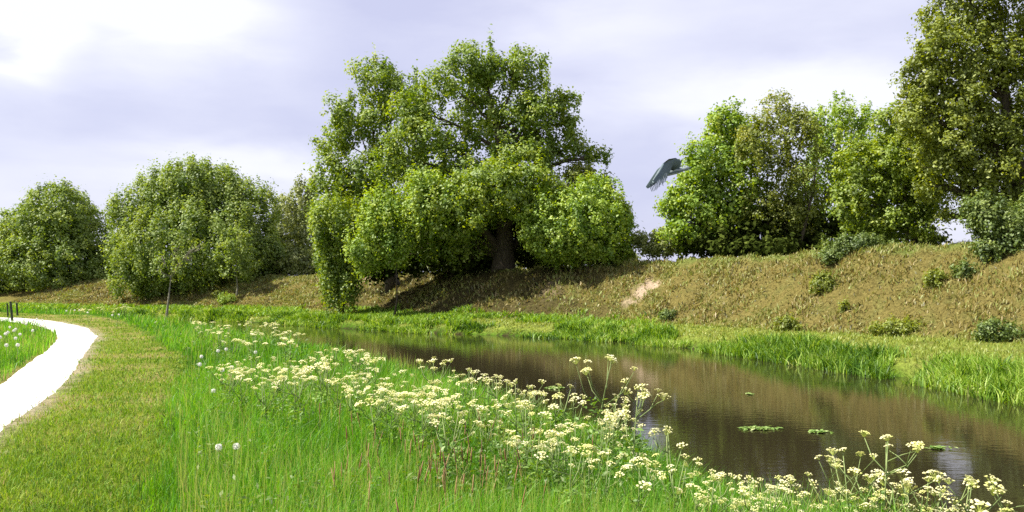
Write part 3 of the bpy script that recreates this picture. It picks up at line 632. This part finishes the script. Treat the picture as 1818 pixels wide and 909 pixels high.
def plant(px, py, label, group, pr, scale=1.0, far=False, umb=1.0):
    lo = 4.9 if px > 1200 else 4.5
    for step in range(14):                                    # keep every plant on the bank, not in the river
        h = pr[2][0][2] * scale
        q = hit(px, py, h, lo)
        if sdist(q[:1], q[1:2], NEAR)[0][0] > .04: break
        scale *= 1.06
    root = thing(PARSLEY, q + [0, 0, -.02], label, 'flower', group)
    root.rotation_euler = (R.normal() * .07, R.normal() * .07, R.uniform(0, 6.28)); root.scale = (scale,) * 3
    obj('stem', pr[0], None, root); obj('foliage', pr[1], None, root)
    for p_ in pr[2]:
        o = obj('umbel', UMB[R.integers(len(UMB))], None, root, tuple(p_ + [0, 0, .03]))
        o.rotation_euler = (R.normal() * .25, R.normal() * .25, R.uniform(0, 6.28)); o.scale = (R.uniform(.75, 1.25) * umb,) * 3
    return root
def inside(px, py, poly):
    c = False; n = len(poly)
    for i in range(n):
        (x1, y1), (x2, y2) = poly[i], poly[(i + 1) % n]
        if (y1 > py) != (y2 > py) and px < (x2 - x1) * (py - y1) / (y2 - y1) + x1: c = not c
    return c
DRIFTS = (
    ([(690, 655), (860, 655), (985, 690), (1060, 705), (1135, 700), (1130, 760), (1185, 800), (1210, 845), (1060, 825), (930, 790), (810, 745), (700, 700)], 88, 'cream cow parsley in the largest dense drift on the near bank before the brown water', 'cow parsley in the middle drift', 1.0),
    ([(565, 612), (690, 625), (690, 655), (720, 690), (800, 735), (700, 720), (610, 690), (545, 650)], 46, 'cream cow parsley in the clump beside dark water left of the middle drift', 'cow parsley in the clump beside dark water', 1.1),
    ([(372, 632), (545, 634), (560, 672), (430, 688), (395, 668)], 30, 'cream cow parsley in the narrow band across the meadow left of the water', 'cow parsley in the meadow band', 1.1),
    ([(345, 565), (495, 565), (545, 600), (500, 612), (400, 605), (350, 590)], 30, 'pale cow parsley in the distant patch before the leaning sapling', 'cow parsley in the distant patch', 1.25),
    ([(1215, 835), (1300, 838), (1440, 860), (1460, 905), (1230, 905)], 24, 'cream cow parsley in the foreground left of the tall pale stemmed plant', 'cow parsley in the left foreground', .85),
    ([(1480, 850), (1640, 848), (1790, 880), (1810, 915), (1470, 915)], 26, 'cream cow parsley in the right foreground below the tall pale stemmed plant', 'cow parsley in the right foreground', .8),
    ([(130, 541), (230, 541), (240, 548), (140, 550)], 10, 'pale cow parsley beyond the far bend of the white path', 'cow parsley beyond the path bend', 1.3),
)
for poly, cnt, lab, grp, us in DRIFTS:
    xs, ys = [a for a, _ in poly], [b for _, b in poly]; k = 0
    while k < cnt:
        px, py = R.uniform(min(xs), max(xs)), R.uniform(min(ys), max(ys))
        if not inside(px, py, poly): continue
        plant(px, py, lab, grp, PROT[R.integers(len(PROT))], R.uniform(.62, 1.0) * (.9 if 740 < py < 850 and px < 1200 else .8 if px > 1200 else 1), umb=us * R.uniform(.65, 1.1)); k += 1
plant(1052, 632, 'tall branching cow parsley standing above the middle drift against brown water', None, TALL[0], 1.0, umb=1.0)
plant(765, 637, 'cow parsley rising alone before dark water left of the tall branching one', None, TALL[2], .85)
plant(1120, 690, 'leaning cow parsley at right end of the middle drift', None, TALL[1], .9)
plant(1565, 785, 'tall pale stemmed cow parsley nearest the right foreground', None, TALL[1], .66, umb=.85)
plant(1515, 805, 'branching cow parsley just left of the tall pale stemmed plant', None, TALL[2], .62, umb=.85)
plant(1700, 850, 'cow parsley in front of the bright sky reflection on the water', None, TALL[0], .52, umb=.9)
plant(1802, 855, 'cow parsley at the right edge of the foreground', None, TALL[1], .56, umb=.9)
plant(1195, 768, 'small cow parsley beside the bright strip of reflected sky', None, PROT[1], 1.0, umb=.8)

# ------------------------------------------------------------------ dandelion clocks
CLOCK = leaf_mat('dandelion_down', [(0, (.7, .69, .64)), (1, (.86, .85, .82))], .3, .8, 0)
def clock_mesh():
    n = 160; i = np.arange(n) + .5; ph = np.arccos(1 - 2 * i / n); th = math.pi * (1 + 5 ** .5) * i
    d = np.stack([np.cos(th) * np.sin(ph), np.sin(th) * np.sin(ph), np.cos(ph)], -1)
    d = d * (.85 + .3 * R.random((n, 1)))
    V = leaf_quads(d * .028, nrm(d + R.normal(size=d.shape) * .8), np.full(n, .0085), .6)
    return mesh_np('seed_head', V, np.arange(len(V)), np.full(n, 4), R.random(n))
CK = clock_mesh(); CK.materials.append(CLOCK)
cs = MB(); cs.tube([(0, 0, -.05), (.01, 0, .12), (0, 0, .3)], [.004, .004, .003], 5); cs.tube([(0, 0, .29), (0, 0, .30), (0, 0, .308)], [.003, .008, .004], 6); CS = cs.mesh('stem', True); CS.materials.append(STEM)
LEFT = 'white dandelion clock in the rough grass left of the white path'
MID = 'white dandelion clock at left end of the cow parsley meadow band'
BEYOND = 'tiny white dandelion clock by the far edge of the mown strip'
for px, py, lab, grp, s in [(385, 800, 'left of two dandelion clocks side by side in front meadow', None, .85), (418, 798, 'right of two dandelion clocks side by side in front meadow', None, .85), (380, 697, 'lone dandelion clock in meadow between the pair and the cow parsley band', None, .85)] + \
        [(a, b, LEFT, 'dandelion clocks left of the path', 1.15) for a, b in ((25, 589), (7, 595), (12, 592), (27, 603), (29, 615), (42, 575), (66, 568), (74, 580), (81, 582), (58, 589), (19, 583), (13, 615), (48, 577), (34, 596), (76, 570), (2, 601), (30, 586), (60, 571))] + \
        [(a, b, MID, 'dandelion clocks by the meadow band', 1.0) for a, b in ((402, 622), (383, 625), (358, 636), (352, 650), (412, 655), (395, 660), (451, 628))] + \
        [(a, b, BEYOND, 'dandelion clocks by the mown strip', 1.2) for a, b in ((119, 553), (134, 552), (141, 552), (155, 556), (198, 561), (212, 560))]:
    q = hit(px, py, .30 * s)
    root = thing('dandelion_clock', q, lab, 'flower', grp); root.scale = (s, s, s); root.rotation_euler = (R.normal() * .06, R.normal() * .06, R.uniform(0, 6))
    obj('stem', CS, None, root); obj('seed_head', CK, None, root, (0, 0, .325))

# ------------------------------------------------------------------ posts, floating weed, bird
for px, top, bot, wid, lean, lab in ((22, 533, 568, 4.2, -.10, 'dark leaning wooden post, the thickest of the three at left'), (31, 535, 558, 3.4, -.06, 'dark wooden post right of the thickest leaning post'), (14, 536, 560, 2.6, -.05, 'thin grey wooden post left of the thickest leaning post')):
    q = hit(px, bot + 3); k = q[1] / F; w = wid * k / 2; h = (bot - top) * k
    mb = MB(); n = 6
    zs = [-.3, 0, h * .5, h - .03, h, h + .012]; sc = [1, 1, .97, .96, .9, .5]
    V, F_ = [], []
    for z_, s_ in zip(zs, sc):
        for a in range(8):
            V.append((math.cos(a * .785 + .39) * w * s_ + lean * z_, math.sin(a * .785 + .39) * w * s_, z_))
    for i in range(5):
        for a in range(8): F_.append([i * 8 + a, i * 8 + (a + 1) % 8, i * 8 + 8 + (a + 1) % 8, i * 8 + 8 + a])
    F_.append(list(range(40, 48)))
    mb.add(V, F_)
    tag(obj('wooden_post', mb.mesh('wooden_post'), WOOD, None, tuple(q)), lab, 'post')
WEED_GLINT = leaf_mat('weed_and_glint_leaf', [(0, (.10, .20, .03)), (.6, (.22, .34, .07)), (1, (.42, .48, .2))], .2, .4, .1)
for px, py, wd, dp, n, lab in ((1345, 762, 56, 5, 150, 'larger floating patch of green water weed on dark reflection'), (1452, 768, 30, 3, 60, 'smaller floating streak of green water weed right of the larger patch'), (1330, 700, 14, 2, 20, 'tiny pale floating weed on brown water'), (985, 690, 26, 3, 110, 'thin pale floating weed streak behind the middle drift'), (1665, 797, 34, 3, 50, 'pale floating leaves standing in for a sky glint on the right hand water')):  # the last streak is added in place of a sky glint on the water
    Y = (CAM - WATER) * F / (py - HOR); k = Y / F; c = np.array([(px - 909) * k, Y, WATER + .006])
    o = R.normal(size=(n, 2)) * np.array([wd * k * .30, dp * Y / (py - HOR) * .30])
    V = leaf_quads(np.concatenate([o, R.uniform(0, .02, (n, 1))], 1), nrm(np.array([0, 0, 1]) + R.normal(size=(n, 3)) * .18), R.uniform(.035, .06, n), .6)
    tag(obj('weed_and_glint', mesh_np('weed_and_glint', V, np.arange(len(V)), np.full(n, 4), R.random(n)), WEED_GLINT, None, tuple(c)), lab, 'water weed')

# the bird: body, neck, head, tail and both wings as one mesh
def bird():
    Y = 21.0; k = Y / F; o = at(1195, 303, Y)
    def P_(px, py, dy=0): return np.array([(px - 1195) * k, dy, (303 - py) * k])
    mb = MB()
    spine = [P_(1166, 316), P_(1174, 312), P_(1186, 307), P_(1198, 303.5), P_(1208, 302), P_(1214, 301), P_(1219, 299), P_(1222, 299.5), P_(1224.5, 301)]
    n0 = len(mb.T); mb.tube(spine, np.array([.5, 3.2, 5.6, 6.2, 4.6, 2.9, 3.2, 1.6, .4]) * k, 12, .85)
    for j in range(n0, len(mb.T)): mb.T[j] = (.95, .2, .75, .35)[(j - n0) % 12 % 4]
    mb.tube([P_(1221, 298.5), P_(1226, 297), P_(1229, 296.5)], np.array([1.2, .7, .2]) * k, 6, .1)
    for s in (-1, 1):
        lead = [(1206, 299), (1208, 288), (1196, 283.5), (1182, 287), (1170, 296), (1161, 310), (1151, 326)]
        trail = [(1194, 303), (1191, 304), (1187, 304), (1183, 311), (1178, 321), (1171, 330), (1157, 332)]
        dy = [s * v * k for v in (3, 10, 20, 30, 38, 44, 48)]
        n = len(lead); V, Fc = [], []
        for i in range(n):
            a, b = np.array(lead[i]), np.array(trail[i])
            sh = np.array([3.0, 0]) * (s > 0)
            for f_, th in ((0, .5), (.2, .9), (.4, .5), (1.0 if i < 4 else .6, .08)):
                q = a + (b - a) * f_ + sh; pp = P_(q[0], q[1], dy[i]); V += [pp + [0, 0, th * k], pp - [0, 0, th * k]]
        for i in range(n - 1):
            for j in range(3):
                A, B = i * 8 + j * 2, (i + 1) * 8 + j * 2
                Fc += [[A, A + 2, B + 2, B], [A + 1, B + 1, B + 3, A + 3]]
            Fc += [[i * 8, (i + 1) * 8, (i + 1) * 8 + 1, i * 8 + 1], [i * 8 + 6, i * 8 + 7, (i + 1) * 8 + 7, (i + 1) * 8 + 6]]
        mb.add(V, Fc, .28)
        for j in range(26):                                   # flight feathers, each its own vane
            i = .6 + j * .2; i0 = min(int(i), n - 2); fr = i - i0
            a = np.array(trail[i0]) * (1 - fr) + np.array(trail[i0 + 1]) * fr; l = np.array(lead[i0]) * (1 - fr) + np.array(lead[i0 + 1]) * fr
            dy_ = dy[i0] * (1 - fr) + dy[i0 + 1] * fr
            d = (a - l) / np.linalg.norm(a - l); tip = a + d * R.uniform(1, 4) + np.array([-3.0, 1.0])
            sh = np.array([3.0, 0]) * (s > 0)
            p0, p1 = P_(*(l + (a - l) * .25 + sh), dy_), P_(*(tip + sh), dy_ - .6 * k)
            w = np.array([.75, .25, .55]) * k
            mb.add([p0 - w, p0 + w, p1 + w * .7, p1 + (p1 - p0) * .05, p1 - w * .7, (p0 + p1) / 2 + [0, .4 * k, 0]], [[0, 1, 5], [1, 2, 5], [2, 3, 5], [3, 4, 5], [4, 0, 5]], (.12, .6, .3, .9)[j % 4])
    for j in range(-2, 3):                                     # tail feathers
        a, b = P_(1176, 311, j * 1.2 * k), P_(1158 + abs(j), 322 + j * .8, j * 3.0 * k); w = np.array([0, 1.3, .5]) * k
        mb.add([a - w, a + w, b + w, b - w], [[0, 1, 2, 3]], .4)
    BM = leaf_mat('plumage', [(0, (.065, .10, .13)), (.3, (.13, .18, .20)), (.6, (.32, .38, .40)), (1, (.5, .54, .54))], 0.2, .6, .05)
    tag(obj('bird', mb.mesh('bird'), BM, None, tuple(o)), 'dark winged grey bird flying beside the bushy bright green tree', 'bird')
bird()
